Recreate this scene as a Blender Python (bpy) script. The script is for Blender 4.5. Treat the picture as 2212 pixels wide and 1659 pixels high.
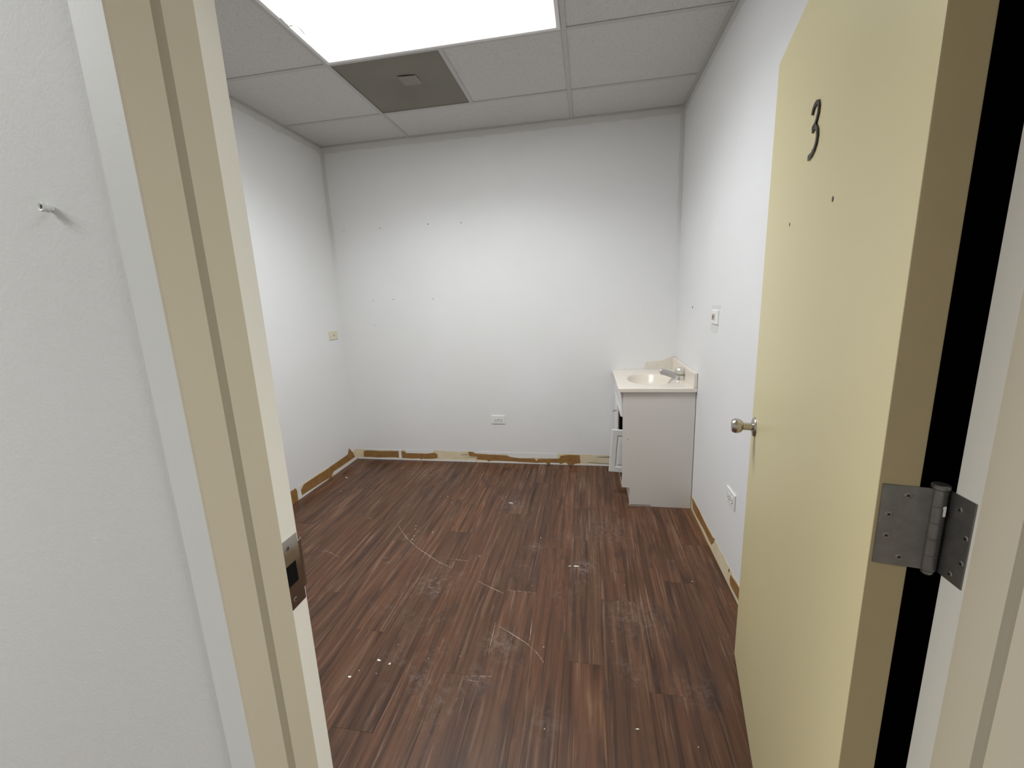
import bpy, bmesh, math, random
from mathutils import Vector, Matrix

for o in list(bpy.data.objects): bpy.data.objects.remove(o)
SC = bpy.context.scene
COL = SC.collection
R = random.Random(7)

# ------------------------------------------------------------------ camera, world, exposure
F, YAW, PITCH, ROLL, CZ = 907.94, -.1824, -.1994, -.0404, 1.3642
fw = Vector((math.sin(YAW)*math.cos(PITCH), math.cos(YAW)*math.cos(PITCH), math.sin(PITCH)))
rt = Vector((math.cos(YAW), -math.sin(YAW), 0)); up = rt.cross(fw)
r2 = rt*math.cos(ROLL) + up*math.sin(ROLL); u2 = up*math.cos(ROLL) - rt*math.sin(ROLL)
cam = bpy.data.cameras.new('camera'); cam.sensor_fit = 'HORIZONTAL'; cam.sensor_width = 36
cam.lens = 36*F/2212; cam.clip_start = .01; cam.clip_end = 50
co = bpy.data.objects.new('camera', cam); COL.objects.link(co)
co.matrix_world = Matrix(((r2.x, u2.x, -fw.x, 0), (r2.y, u2.y, -fw.y, 0), (r2.z, u2.z, -fw.z, CZ), (0, 0, 0, 1)))
SC.camera = co
w = bpy.data.worlds.new('world'); SC.world = w; w.use_nodes = True
w.node_tree.nodes['Background'].inputs[0].default_value = (.5, .5, .5, 1)
w.node_tree.nodes['Background'].inputs[1].default_value = .02
vs = SC.view_settings
vs.view_transform = 'Standard'; vs.look = 'None'; vs.gamma = 1; vs.use_curve_mapping = False
vs.exposure = 0.17
ROOM_LAMP, HALL_LAMP = 16.8, 26.5
try:
    SC.cycles.diffuse_bounces = 6; SC.cycles.max_bounces = 10
except Exception: pass

# ------------------------------------------------------------------ room numbers (metres)
XL, XR, YB, ZC = -2.0623, .6495, 3.3014, 2.586
YF, XJ, W, P, LIP = .3966, -.4772, .9188, .0146, .0045
YL, YS, YE, WF = .4480, .5114, .5628, .0430      # lip end, stop end, room face of the frame; width of the corridor face
XJR = XJ + W
WY0, WY1 = YF + .006, YE - .006          # front wall faces: corridor side, room side
HH = 1.998                                    # underside of the door head
HX0, HX1, HY0 = -4.0, 3.4, -1.9              # corridor
T1, G = -1.3249, .6096
T2 = T1 + 2*G
ROWS = [2.8769 - G*k for k in range(4)]       # cross tees: 2.877, 2.267, 1.658, 1.048

# ------------------------------------------------------------------ materials
def mat(name, col, rough=.6, metal=0., spec=.35, bump=None, var=None, trans=0.):
    m = bpy.data.materials.new(name); m.use_nodes = True
    nt = m.node_tree; b = nt.nodes['Principled BSDF']
    b.inputs['Base Color'].default_value = (*col, 1)
    b.inputs['Roughness'].default_value = rough; b.inputs['Metallic'].default_value = metal
    b.inputs['Specular IOR Level'].default_value = spec
    if trans: b.inputs['Transmission Weight'].default_value = trans
    tc = nt.nodes.new('ShaderNodeTexCoord')
    if bump:
        n = nt.nodes.new('ShaderNodeTexNoise'); n.inputs['Scale'].default_value = bump[0]; n.inputs['Detail'].default_value = 4
        nt.links.new(tc.outputs['Object'], n.inputs['Vector'])
        k = nt.nodes.new('ShaderNodeBump'); k.inputs['Strength'].default_value = bump[1]; k.inputs['Distance'].default_value = bump[2]
        nt.links.new(n.outputs['Fac'], k.inputs['Height']); nt.links.new(k.outputs['Normal'], b.inputs['Normal'])
    if var:
        n = nt.nodes.new('ShaderNodeTexNoise'); n.inputs['Scale'].default_value = var[0]; n.inputs['Detail'].default_value = 5
        nt.links.new(tc.outputs['Object'], n.inputs['Vector'])
        r = nt.nodes.new('ShaderNodeValToRGB'); r.color_ramp.elements[0].position = .3; r.color_ramp.elements[1].position = .7
        r.color_ramp.elements[0].color = (*var[1], 1); r.color_ramp.elements[1].color = (*col, 1)
        nt.links.new(n.outputs['Fac'], r.inputs['Fac']); nt.links.new(r.outputs['Color'], b.inputs['Base Color'])
    return m

class NT:
    """small helper around a node tree"""
    def __init__(s, m): s.t = m.node_tree; s.b = s.t.nodes['Principled BSDF']
    def n(s, typ, **kw):
        x = s.t.nodes.new(typ)
        for k, v in kw.items(): setattr(x, k, v)
        return x
    def l(s, a, b): s.t.links.new(a, b)
    def math(s, op, a, b=None, c=None, clamp=False):
        x = s.n('ShaderNodeMath', operation=op, use_clamp=clamp)
        for i, v in enumerate((a, b, c)):
            if v is None: continue
            if isinstance(v, (int, float)): x.inputs[i].default_value = v
            else: s.l(v, x.inputs[i])
        return x.outputs[0]
    def mix(s, f, a, b, blend='MIX'):
        x = s.n('ShaderNodeMix', data_type='RGBA', blend_type=blend)
        for i, v in ((0, f), (6, a), (7, b)):
            if isinstance(v, (int, float)): x.inputs[i].default_value = v
            elif isinstance(v, tuple): x.inputs[i].default_value = (*v, 1)
            else: s.l(v, x.inputs[i])
        return x.outputs[2]
    def noise(s, vec, scale, detail=4, rough=.5, dist=0.):
        x = s.n('ShaderNodeTexNoise'); x.inputs['Scale'].default_value = scale; x.inputs['Detail'].default_value = detail
        x.inputs['Roughness'].default_value = rough; x.inputs['Distortion'].default_value = dist
        s.l(vec, x.inputs['Vector']); return x.outputs['Fac']
    def ramp(s, f, stops):
        x = s.n('ShaderNodeValToRGB'); e = x.color_ramp.elements
        while len(e) < len(stops): e.new(.5)
        for k, (p, c) in zip(e, stops): k.position = p; k.color = (*c, 1)
        s.l(f, x.inputs['Fac']); return x.outputs['Color']
    def sstep(s, v, a, b):
        x = s.n('ShaderNodeMapRange', interpolation_type='SMOOTHSTEP')
        s.l(v, x.inputs[0]); x.inputs[1].default_value = a; x.inputs[2].default_value = b; return x.outputs[0]

WALL = (.80, .80, .80)
def wall_mat(name, corner='', k_=1.):
    """white roller-painted wall; near ceiling and corners the older, greyer coat shows where the roller stopped"""
    m = mat(name, WALL, .62, spec=.25); t = NT(m)
    pos = t.n('ShaderNodeNewGeometry').outputs['Position']
    sep = t.n('ShaderNodeSeparateXYZ'); t.l(pos, sep.inputs[0])
    n1 = t.noise(pos, 1.3, 3); n2 = t.noise(pos, 9, 3)
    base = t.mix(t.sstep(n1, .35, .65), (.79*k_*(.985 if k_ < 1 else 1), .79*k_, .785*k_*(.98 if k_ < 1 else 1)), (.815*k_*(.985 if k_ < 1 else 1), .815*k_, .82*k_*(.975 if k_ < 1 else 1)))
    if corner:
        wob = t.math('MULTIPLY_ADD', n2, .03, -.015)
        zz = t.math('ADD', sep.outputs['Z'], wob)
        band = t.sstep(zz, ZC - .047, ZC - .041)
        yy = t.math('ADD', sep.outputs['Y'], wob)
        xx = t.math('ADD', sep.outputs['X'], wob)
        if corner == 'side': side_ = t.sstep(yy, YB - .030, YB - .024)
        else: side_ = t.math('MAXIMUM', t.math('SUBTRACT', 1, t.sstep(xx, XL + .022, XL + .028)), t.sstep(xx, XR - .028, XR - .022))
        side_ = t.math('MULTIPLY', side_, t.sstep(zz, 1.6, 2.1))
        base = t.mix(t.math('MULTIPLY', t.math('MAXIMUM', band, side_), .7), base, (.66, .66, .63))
    t.l(base, t.b.inputs['Base Color'])
    f = t.noise(pos, 260, 3); g = t.noise(pos, 45, 2)
    h = t.math('ADD', f, t.math('MULTIPLY', g, .6))
    k = t.n('ShaderNodeBump'); k.inputs['Strength'].default_value = .22; k.inputs['Distance'].default_value = .0012
    t.l(h, k.inputs['Height']); t.l(k.outputs['Normal'], t.b.inputs['Normal'])
    return m
M = {}
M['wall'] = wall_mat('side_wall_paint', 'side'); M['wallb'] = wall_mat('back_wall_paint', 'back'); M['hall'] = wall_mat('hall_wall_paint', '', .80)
M['white_paint'] = mat('white_trim_paint', (.66, .675, .655), .5, bump=(300, .15, .0006))
M['rabbet'] = mat('offwhite_frame_paint', (.80, .79, .72), .45, bump=(200, .15, .0005))
M['beige'] = mat('beige_frame_paint', (.56, .515, .385), .45, bump=(220, .18, .0006), var=(2.5, (.55, .495, .39)))
M['door'] = mat('beige_door_paint', (.70, .62, .36), .38, bump=(160, .16, .0006), var=(1.8, (.685, .61, .365)))
M['dooredge'] = mat('tan_door_edge', (.41, .335, .19), .45, bump=(200, .2, .0006), var=(5, (.375, .31, .178)))
M['tile'] = mat('ceiling_tile', (.80, .79, .775), .9, spec=.1)
t = NT(M['tile']); pos = t.n('ShaderNodeNewGeometry').outputs['Position']
fz = t.noise(pos, 150, 4, .65); fine = t.noise(pos, 420, 2)
t.l(t.mix(t.sstep(fz, .36, .46), (.50, .495, .475), (.62, .615, .60)), t.b.inputs['Base Color'])
k = t.n('ShaderNodeBump'); k.inputs['Strength'].default_value = .5; k.inputs['Distance'].default_value = .002
t.l(t.math('ADD', fz, t.math('MULTIPLY', fine, .5)), k.inputs['Height']); t.l(k.outputs['Normal'], t.b.inputs['Normal'])
M['tee'] = mat('tee_bar_enamel', (.52, .52, .50), .45, var=(6, (.48, .48, .465)))
M['lampframe'] = mat('lamp_frame_enamel', (.80, .80, .80), .35)
M['vent'] = mat('vent_grey', (.225, .21, .175), .6, var=(3, (.20, .19, .16)), bump=(180, .2, .001))
M['vent2'] = mat('vent_plate_grey', (.27, .255, .215), .55)
M['bare'] = mat('bare_drywall_paper', (.72, .61, .39), .8, var=(14, (.77, .69, .52)), bump=(120, .3, .001))
M['glue'] = mat('brown_adhesive', (.34, .185, .065), .55, var=(18, (.27, .14, .045)), bump=(90, .5, .0015))
M['smear'] = mat('white_paint_smear', (.80, .80, .78), .6, bump=(150, .4, .001))
M['vanity'] = mat('vanity_white', (.72, .685, .645), .42, bump=(60, .05, .0005), var=(4, (.70, .67, .635)))
M['vfront'] = mat('vanity_front_white', (.80, .795, .785), .35)
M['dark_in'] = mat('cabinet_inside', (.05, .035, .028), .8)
M['marble'] = mat('cultured_marble', (.84, .775, .685), .26, spec=.5, var=(7, (.82, .75, .66)))
M['chrome'] = mat('chrome', (.78, .78, .78), .12, 1.)
M['spout'] = mat('brushed_chrome', (.52, .51, .51), .30, 1.)
M['acrylic'] = mat('clear_acrylic', (.78, .77, .70), .12, spec=.6, trans=.45)
M['brass'] = mat('satin_nickel', (.52, .48, .42), .27, 1., bump=(40, .04, .0005))
M['hinge'] = mat('dull_steel', (.25, .245, .235), .40, .85, bump=(300, .2, .0004), var=(60, (.20, .195, .188)))
M['screw'] = mat('screw_steel', (.30, .29, .27), .35, .9)
M['black'] = mat('black_recess', (.006, .006, .006), .8, spec=.1)
M['blackboard'] = mat('black_board', (.004, .004, .004), .9, spec=.05)  # near-black for the added panel that darkens the hinge gap
M['seal'] = mat('tan_seal', (.335, .30, .22), .85, spec=.15)  # darker tan for the shadow band painted onto the jambs
M['strike'] = mat('dark_chrome', (.55, .53, .50), .10, 1.)
M['number'] = mat('black_brown_enamel', (.022, .014, .012), .3, spec=.5)
M['plate'] = mat('white_plastic', (.83, .83, .81), .3, spec=.5)
M['ivory'] = mat('ivory_plastic', (.72, .68, .52), .35, spec=.5)
M['tan'] = mat('tan_plastic', (.50, .40, .29), .5)
M['mark'] = mat('dark_nail_hole', (.10, .095, .085), .9)
M['old'] = mat('older_grey_paint', (.71, .71, .69), .6)
M['stain'] = mat('beige_stained_paint', (.70, .65, .57), .6, var=(20, (.76, .73, .66)))
M['chip'] = mat('white_paint_chip', (.86, .85, .80), .6)
M['slab'] = mat('concrete_slab', (.12, .10, .09), .9, var=(3, (.10, .085, .08)))
M['hallfloor'] = mat('hall_floor', (.16, .10, .075), .5, var=(5, (.12, .075, .055)))
M['deck'] = mat('plenum_deck', (.25, .25, .25), .9)
M['dirt'] = mat('dirt_line', (.30, .29, .25), .9)

def emit(name, col, s):
    m = bpy.data.materials.new(name); m.use_nodes = True; nt = m.node_tree
    nt.nodes.remove(nt.nodes['Principled BSDF'])
    e = nt.nodes.new('ShaderNodeEmission'); e.inputs[0].default_value = (*col, 1); e.inputs[1].default_value = s
    nt.links.new(e.outputs[0], nt.nodes['Material Output'].inputs[0]); return m
M['lamp'] = emit('lit_diffuser', (.95, .98, 1.0), ROOM_LAMP*.47)
M['halllamp'] = emit('lit_hall_diffuser', (.98, .99, 1.0), HALL_LAMP*.40)

# wood-look planks: grain runs along y; every plank draws its own part of the pattern
m = mat('vinyl_plank', (.1, .05, .035), .42, spec=.26); M['plank'] = m; t = NT(m)
tc = t.n('ShaderNodeTexCoord'); oi = t.n('ShaderNodeObjectInfo')
pos = t.n('ShaderNodeNewGeometry').outputs['Position']
off = t.n('ShaderNodeCombineXYZ')
t.l(t.math('MULTIPLY', oi.outputs['Random'], 31.7), off.inputs[0]); t.l(t.math('MULTIPLY', oi.outputs['Random'], 83.1), off.inputs[1])
add = t.n('ShaderNodeVectorMath', operation='ADD'); t.l(tc.outputs['Object'], add.inputs[0]); t.l(off.outputs[0], add.inputs[1])
def stretched(sx, sy):
    mp = t.n('ShaderNodeVectorMath', operation='MULTIPLY'); t.l(add.outputs[0], mp.inputs[0]); mp.inputs[1].default_value = (sx, sy, 1); return mp.outputs[0]
g1 = t.noise(stretched(24, 1.3), 1., 4, .55, 1.3)          # broad bands
g2 = t.noise(stretched(58, 2.0), 1., 3, .6, 1.2)          # fine streaks
g3 = t.noise(stretched(9, 2.6), 1., 3, .55, 1.6)          # dark cathedral patches
c = t.ramp(g1, [(.28, (.045, .023, .015)), (.42, (.090, .045, .028)), (.55, (.126, .061, .036)), (.64, (.146, .076, .046)), (.76, (.228, .140, .095))])
c = t.mix(t.math('MULTIPLY', t.sstep(g2, .56, .70), .55), c, (.26, .165, .120))
c = t.mix(t.math('MULTIPLY', t.sstep(g2, .46, .33), .45), c, (.048, .025, .018))
c = t.mix(t.math('MULTIPLY', t.sstep(g3, .55, .70), .62), c, (.058, .035, .030))
hue = t.ramp(oi.outputs['Random'], [(0, (.80, .79, .77)), (.25, (1.06, 1.03, .97)), (.5, (.93, .88, .82)), (.75, (1.14, 1.04, .88)), (1, (.88, .91, .90))])
c = t.mix(1., c, hue, 'MULTIPLY')
# plaster dust: thin pale haze with a few trodden spots
d1 = t.noise(pos, 2.1, 5, .62); d2 = t.noise(pos, 38, 5, .7, .6)
dust = t.math('MULTIPLY', t.sstep(d1, .50, .72), t.sstep(d2, .44, .70))
for (x, y, r, s) in [(-.355, 1.42, .12, .9), (.10, 2.33, .26, .55), (-.03, 1.956, .10, 1.), (-1.27, 3.06, .30, .8), (.20, 1.63, .20, .6), (-.50, 2.58, .13, .9), (.36, 1.31, .12, .5), (-.14, 1.12, .10, .5), (-.725, 1.68, .06, .9), (-.30, 2.1, .08, .8), (-.40, 1.25, .10, .6)]:
    dv = t.n('ShaderNodeVectorMath', operation='DISTANCE'); t.l(pos, dv.inputs[0]); dv.inputs[1].default_value = (x, y, 0)
    blob = t.math('SUBTRACT', 1., t.sstep(dv.outputs['Value'], 0., r))
    dust = t.math('MAXIMUM', dust, t.math('MULTIPLY', t.math('MULTIPLY', blob, s), t.sstep(d2, .40, .66)))
c = t.mix(t.math('MULTIPLY', dust, .25), c, (.46, .40, .36))
t.l(c, t.b.inputs['Base Color'])
t.l(t.math('MULTIPLY_ADD', dust, .25, .40), t.b.inputs['Roughness'])
k = t.n('ShaderNodeBump'); k.inputs['Strength'].default_value = .25; k.inputs['Distance'].default_value = .0006
t.l(g2, k.inputs['Height']); t.l(k.outputs['Normal'], t.b.inputs['Normal'])
# scratch: broken pale line
m = mat('pale_scratch', (.52, .41, .34), .7); M['scratch'] = m; t = NT(m)
pos = t.n('ShaderNodeNewGeometry').outputs['Position']
tr = t.n('ShaderNodeBsdfTransparent'); mx = t.n('ShaderNodeMixShader')
t.l(t.sstep(t.noise(pos, 60, 4, .7), .66, .46), mx.inputs[0]); t.l(tr.outputs[0], mx.inputs[1]); t.l(t.b.outputs[0], mx.inputs[2])
t.l(mx.outputs[0], t.t.nodes['Material Output'].inputs[0])

# ------------------------------------------------------------------ geometry helpers
def link(name, me, mats, parent=None, loc=None):
    o = bpy.data.objects.new(name, me); COL.objects.link(o)
    if not me.materials:
        for q in (mats if isinstance(mats, (list, tuple)) else [mats]): me.materials.append(M[q])
    if parent: o.parent = parent
    if loc: o.location = loc
    return o
def pyd(name, v, f, mats, parent=None, loc=None, smooth=False, mi=None):
    me = bpy.data.meshes.new(name); me.from_pydata([tuple(p) for p in v], [], f); me.update()
    if mi:
        for q, i in zip(me.polygons, mi): q.material_index = i
    if smooth: me.shade_smooth()
    return link(name, me, mats, parent, loc)
def frombm(name, bm, mats, parent=None, loc=None, smooth=False):
    bmesh.ops.recalc_face_normals(bm, faces=bm.faces)
    me = bpy.data.meshes.new(name); bm.to_mesh(me); bm.free()
    if smooth: me.shade_smooth()
    return link(name, me, mats, parent, loc)
def add_box(bm, a, b, bev=0., seg=1):
    r = bmesh.ops.create_cube(bm, size=1.)
    vs_ = r['verts']; c = [(p+q)/2 for p, q in zip(a, b)]; d = [abs(q-p) for p, q in zip(a, b)]
    for v in vs_: v.co = Vector((v.co.x*d[0]+c[0], v.co.y*d[1]+c[1], v.co.z*d[2]+c[2]))
    if bev:
        es = list({e for v in vs_ for e in v.link_edges})
        bmesh.ops.bevel(bm, geom=es, offset=bev, segments=seg, affect='EDGES', profile=.5)
def box(name, a, b, mt, parent=None, bev=0., seg=1):
    """mesh centred on its own origin"""
    c = Vector([(p+q)/2 for p, q in zip(a, b)]); h = [abs(q-p)/2 for p, q in zip(a, b)]
    bm = bmesh.new(); add_box(bm, [-x for x in h], h, bev, seg)
    o = frombm(name, bm, mt, parent); o.location = c; return o
def prism(name, pts, axis, lo, hi, mt, parent=None, mi=None):
    """polygon pts extruded along an axis; axis 'x': pts=(y,z); 'y': pts=(x,z); 'z': pts=(x,y)"""
    n = len(pts)
    def P3(p, h): return {'x': (h, p[0], p[1]), 'y': (p[0], h, p[1]), 'z': (p[0], p[1], h)}[axis]
    v = [P3(p, lo) for p in pts] + [P3(p, hi) for p in pts]
    f = [tuple(range(n)), tuple(range(n, 2*n))] + [(i, (i+1) % n, n+(i+1) % n, n+i) for i in range(n)]
    me = bpy.data.meshes.new(name); me.from_pydata(v, [], f); me.update()
    if mi:
        for q, i in zip(me.polygons, [0, 0]+mi): q.material_index = i
    bm = bmesh.new(); bm.from_mesh(me); bmesh.ops.recalc_face_normals(bm, faces=bm.faces); bm.to_mesh(me); bm.free()
    return link(name, me, mt, parent)
def lathe(bm, prof, axis_p, axis_d, seg=24):
    """prof = (distance along axis, radius)"""
    d = Vector(axis_d).normalized(); a = d.orthogonal().normalized(); b = d.cross(a); p = Vector(axis_p); rings = []
    for (h, r) in prof:
        rings.append([bm.verts.new(p + d*h + (a*math.cos(2*math.pi*i/seg) + b*math.sin(2*math.pi*i/seg))*max(r, 1e-5)) for i in range(seg)])
    for q, s in zip(rings, rings[1:]):
        for i in range(seg): bm.faces.new((q[i], q[(i+1) % seg], s[(i+1) % seg], s[i]))
    bm.faces.new(rings[0]); bm.faces.new(rings[-1])
def turned(name, prof, p, d, mt, parent=None, seg=24, smooth=True):
    bm = bmesh.new(); lathe(bm, prof, (0, 0, 0), d, seg)
    o = frombm(name, bm, mt, parent, smooth=False)
    if smooth:
        me = o.data
        for q in me.polygons: q.use_smooth = len(q.vertices) == 4
        try: me.set_sharp_from_angle(angle=math.radians(40))
        except Exception: pass
    o.location = p; return o
def empty(name, loc=(0, 0, 0), rotz=0.):
    o = bpy.data.objects.new(name, None); COL.objects.link(o); o.location = loc; o.rotation_euler = (0, 0, rotz)
    o.empty_display_size = .05; return o
def tag(o, label, cat, group=None):
    o['label'] = label; o['category'] = cat
    if group: o['group'] = group
    return o
def struct(o, label=None):
    o['kind'] = 'structure'
    if label: o['label'] = label
    return o

# ------------------------------------------------------------------ floor: sub-floor and planks
floor = struct(box('floor', (XL-.05, WY0, -.06), (XR+.05, YB+.05, -.0055), 'slab'), 'dark brown wood-look plank floor with dust, scratches and paint chips')
PW, X0, LEN = .1495, .0553, 1.2
cache = {}
def plank(x0, x1, y0, y1):
    g = .00015; w_, l_ = x1-x0-2*g, y1-y0-2*g; key = (round(w_, 3), round(l_, 3))
    if key not in cache:
        a, b, q = w_/2, l_/2, .0006
        v = [(-a, -b, -.005), (a, -b, -.005), (a, b, -.005), (-a, b, -.005), (-a, -b, -.0004), (a, -b, -.0004), (a, b, -.0004), (-a, b, -.0004),
             (-a+q, -b+q, 0), (a-q, -b+q, 0), (a-q, b-q, 0), (-a+q, b-q, 0)]
        f = [(3, 2, 1, 0)] + [(i, (i+1) % 4, 4+(i+1) % 4, 4+i) for i in range(4)] + [(4+i, 4+(i+1) % 4, 8+(i+1) % 4, 8+i) for i in range(4)] + [(8, 9, 10, 11)]
        me = bpy.data.meshes.new('plank'); me.from_pydata(v, [], f); me.update(); me.materials.append(M['plank']); cache[key] = me
    o = bpy.data.objects.new('plank', cache[key]); COL.objects.link(o)
    o.parent = floor; o.matrix_parent_inverse = Matrix.Translation(floor.location).inverted()
    o.location = ((x0+x1)/2, (y0+y1)/2, 0)
joint = {-1: 1.37, 0: 1.73, 1: 1.28, 2: 1.89, 3: 1.02, -2: .91, -3: .535, -4: 1.26, -5: .80, -6: 1.01, -7: 1.415, -8: .88, -9: 1.62, -10: 1.10, -11: .70, -12: 1.52, -13: 1.0, -14: 1.75, -15: .62}
for k in range(-15, 5):
    x0, x1 = max(X0 + k*PW, XL), min(X0 + (k+1)*PW, XR)
    if x1 - x0 < .005: continue
    ys = WY0 + .06 if (x0 > XJ - .02 and x1 < XJR + .02) else WY1
    y = joint.get(k, 1.2)
    while y > ys: y -= LEN
    while y < YB - .003:
        a, b = max(y, ys), min(y + LEN, YB)
        if b - a > .01: plank(x0, x1, a, b)
        y += LEN
SCR = [[(-1.1722, 2.2387), (-1.1152, 2.1686), (-1.0481, 2.099), (-.9577, 2.0226), (-.8512, 1.9499), (-.7806, 1.9034), (-.7032, 1.8667)], [(-.5368, 1.7818), (-.4658, 1.7431), (-.3993, 1.7126)],
       [(-.3757, 1.5084), (-.3204, 1.4782), (-.2426, 1.4312), (-.2001, 1.3931), (-.1693, 1.3534)], [(-1.5175, 1.9303), (-1.4685, 1.9316), (-1.4249, 1.9154), (-1.3576, 1.886)],
       [(-.7523, 1.9443), (-.6365, 1.9368)], [(-.4503, 1.2552), (-.3536, 1.2676)], [(-.4541, 1.2406), (-.3982, 1.2396)], [(-1.1097, 1.907), (-1.0789, 1.9235)], [(-1.0868, 1.8617), (-1.0548, 1.8795)],
       [(-.7743, 1.7086), (-.7083, 1.7064)], [(-.3956, 1.5266), (-.3945, 1.474), (-.3897, 1.3626)], [(-.242, 1.5586), (-.2367, 1.4346)], [(-.3858, 1.7355), (-.2497, 1.7365)], [(-.7032, 1.8667), (-.7112, 1.9239)]]
def fchild(o):
    o.parent = floor; o.matrix_parent_inverse = Matrix.Translation(floor.location).inverted(); return o
for i, line in enumerate(SCR):
    pts = []
    for a, b in zip(line, line[1:]):
        for q in range(6): pts.append(Vector((a[0]+(b[0]-a[0])*q/6, a[1]+(b[1]-a[1])*q/6, 0)))
    pts.append(Vector((*line[-1], 0))); v = []; wd = .0016 if i in (0, 1, 2) else .0010
    for j, p in enumerate(pts):
        d = (pts[min(j+1, len(pts)-1)] - pts[max(j-1, 0)]).normalized(); n = Vector((-d.y, d.x, 0))
        h = wd*R.uniform(.5, 1.1)*(.4 + .6*math.sin(math.pi*min(max(j/(len(pts)-1), .06), .94))**.5)
        q = p + n*R.uniform(-.0008, .0008); v += [q + n*h + Vector((0, 0, .0003)), q - n*h + Vector((0, 0, .0003))]
    fchild(pyd('scratch', v, [(2*j, 2*j+1, 2*j+3, 2*j+2) for j in range(len(pts)-1)], 'scratch'))
struct(box('floor_corridor', (HX0, HY0, -.06), (HX1, WY0, -.001), 'hallfloor'), 'corridor floor in front of the doorway')

# ------------------------------------------------------------------ walls
TOP = ZC + .3
wall_back = struct(box('wall_back', (XL-.12, YB, -.06), (XR+.12, YB+.12, TOP), 'wallb'), 'white painted back wall with an outlet low in the middle')
wall_left = struct(box('wall_left', (XL-.12, WY1, -.06), (XL, YB, TOP), 'wall'), 'white painted wall on the left with an ivory plate')
wall_right = struct(box('wall_right', (XR, WY1, -.06), (XR+.12, YB, TOP), 'wall'), 'white painted wall on the right behind the open door')
bm = bmesh.new()
fo = .02
add_box(bm, (HX0, WY0, -.06), (XJ-fo, WY1, TOP)); add_box(bm, (XJR+fo, WY0, -.06), (HX1, WY1, TOP)); add_box(bm, (XJ-fo, WY0, HH+fo), (XJR+fo, WY1, TOP))
wall_front = struct(frombm('wall_front', bm, 'hall'), 'white painted corridor wall around the doorway')
struct(box('wall_corridor_opposite', (HX0, HY0-.1, -.06), (HX1, HY0, TOP), 'hall'))
struct(box('wall_corridor_left', (HX0-.1, HY0, -.06), (HX0, WY0, TOP), 'hall'))
struct(box('wall_corridor_right', (HX1, HY0, -.06), (HX1+.1, WY0, TOP), 'hall'))
def wchild(o, wl):
    o.parent = wl; o.matrix_parent_inverse = Matrix.Translation(wl.location).inverted(); return o
def blob(name, wl, face, pu, pz, r, mt, h=.0006, sx=1., sz=1., n=9):
    """small irregular raised spot on a wall; face: 'b','l','r'"""
    pts = [(pu + r*sx*R.uniform(.7, 1.15)*math.cos(2*math.pi*i/n), pz + r*sz*R.uniform(.7, 1.15)*math.sin(2*math.pi*i/n)) for i in range(n)]
    o = {'b': lambda: prism(name, pts, 'y', YB-h, YB+.001, mt), 'l': lambda: prism(name, pts, 'x', XL-.001, XL+h, mt), 'r': lambda: prism(name, pts, 'x', XR-h, XR+.001, mt)}[face]()
    return wchild(o, wl)
for (x, z), (sx, sz) in zip([(-1.6275, 1.9589), (-1.2234, 1.9631), (-.9562, 1.9551), (-1.9432, 1.9584), (-1.5725, 1.3986), (-1.2266, 1.3907), (-1.7515, 1.3943), (-1.7618, 1.1924)],
                            [(2.4, .5), (1.5, 1.), (.6, 1.8), (.8, .8), (.8, 1.2), (1.2, .8), (1., .6), (1., .6)]):
    blob('nail_hole', wall_back, 'b', x, z, .0042, 'mark', sx=sx, sz=sz)
blob('nail_hole', wall_right, 'r', 2.844, 1.2676, .008, 'mark', sx=1.2, sz=1.)
# grey older paint left above and below the phone plate, beige stain over the counter
wchild(prism('old_paint_patch', [(2.42, 1.19), (2.285, 1.194), (2.30, 1.152), (2.36, 1.146), (2.432, 1.157)], 'x', XR-.0005, XR+.001, 'old'), wall_right)
wchild(prism('old_paint_patch', [(2.42, 1.272), (2.27, 1.272), (2.262, 1.292), (2.41, 1.291)], 'x', XR-.0005, XR+.001, 'old'), wall_right)
wchild(prism('stain_patch', [(.42, .80), (.645, .80), (.645, .90), (.60, .885), (.56, .866), (.50, .858), (.435, .856), (.43, .83)], 'y', YB-.0005, YB+.001, 'stain'), wall_back)

# ------------------------------------------------------------------ torn-off base: bare strips, adhesive, paint
def ragged(x0, x1, lo, hi, step=.06, jl=.0, jh=.006):
    n = max(2, int(abs(x1-x0)/step)); top = []; bot = []
    for i in range(n+1):
        x = x0+(x1-x0)*i/n; top.append((x, hi+R.uniform(-jh, jh))); bot.append((x, lo+R.uniform(-jl, jl)))
    return bot + top[::-1]
def side_prism(name, pts, side, h0, h1, mt, parent=None):
    if side == 'b': return prism(name, pts, 'y', YB-h1, YB-h0+.0002, mt, parent)
    if side == 'l': return prism(name, pts, 'x', XL+h0-.0002, XL+h1, mt, parent)
    return prism(name, pts, 'x', XR-h1, XR-h0+.0002, mt, parent)
def base(name, side, a, b, label):
    bs = side_prism(name, ragged(a, b, .0008, .094, .05, 0, .004), side, 0, .0012, 'bare'); return struct(bs, label)
bb = base('baseboard_back', 'b', XL+.002, .26, 'torn bare strip at the foot of the back wall with brown adhesive')
bl = base('baseboard_left', 'l', WY1+.02, YB-.003, 'torn bare strip at the foot of the left wall with brown adhesive')
br = base('baseboard_right', 'r', WY1+.02, 2.64, 'torn bare strip at the foot of the right wall with brown adhesive')
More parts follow.
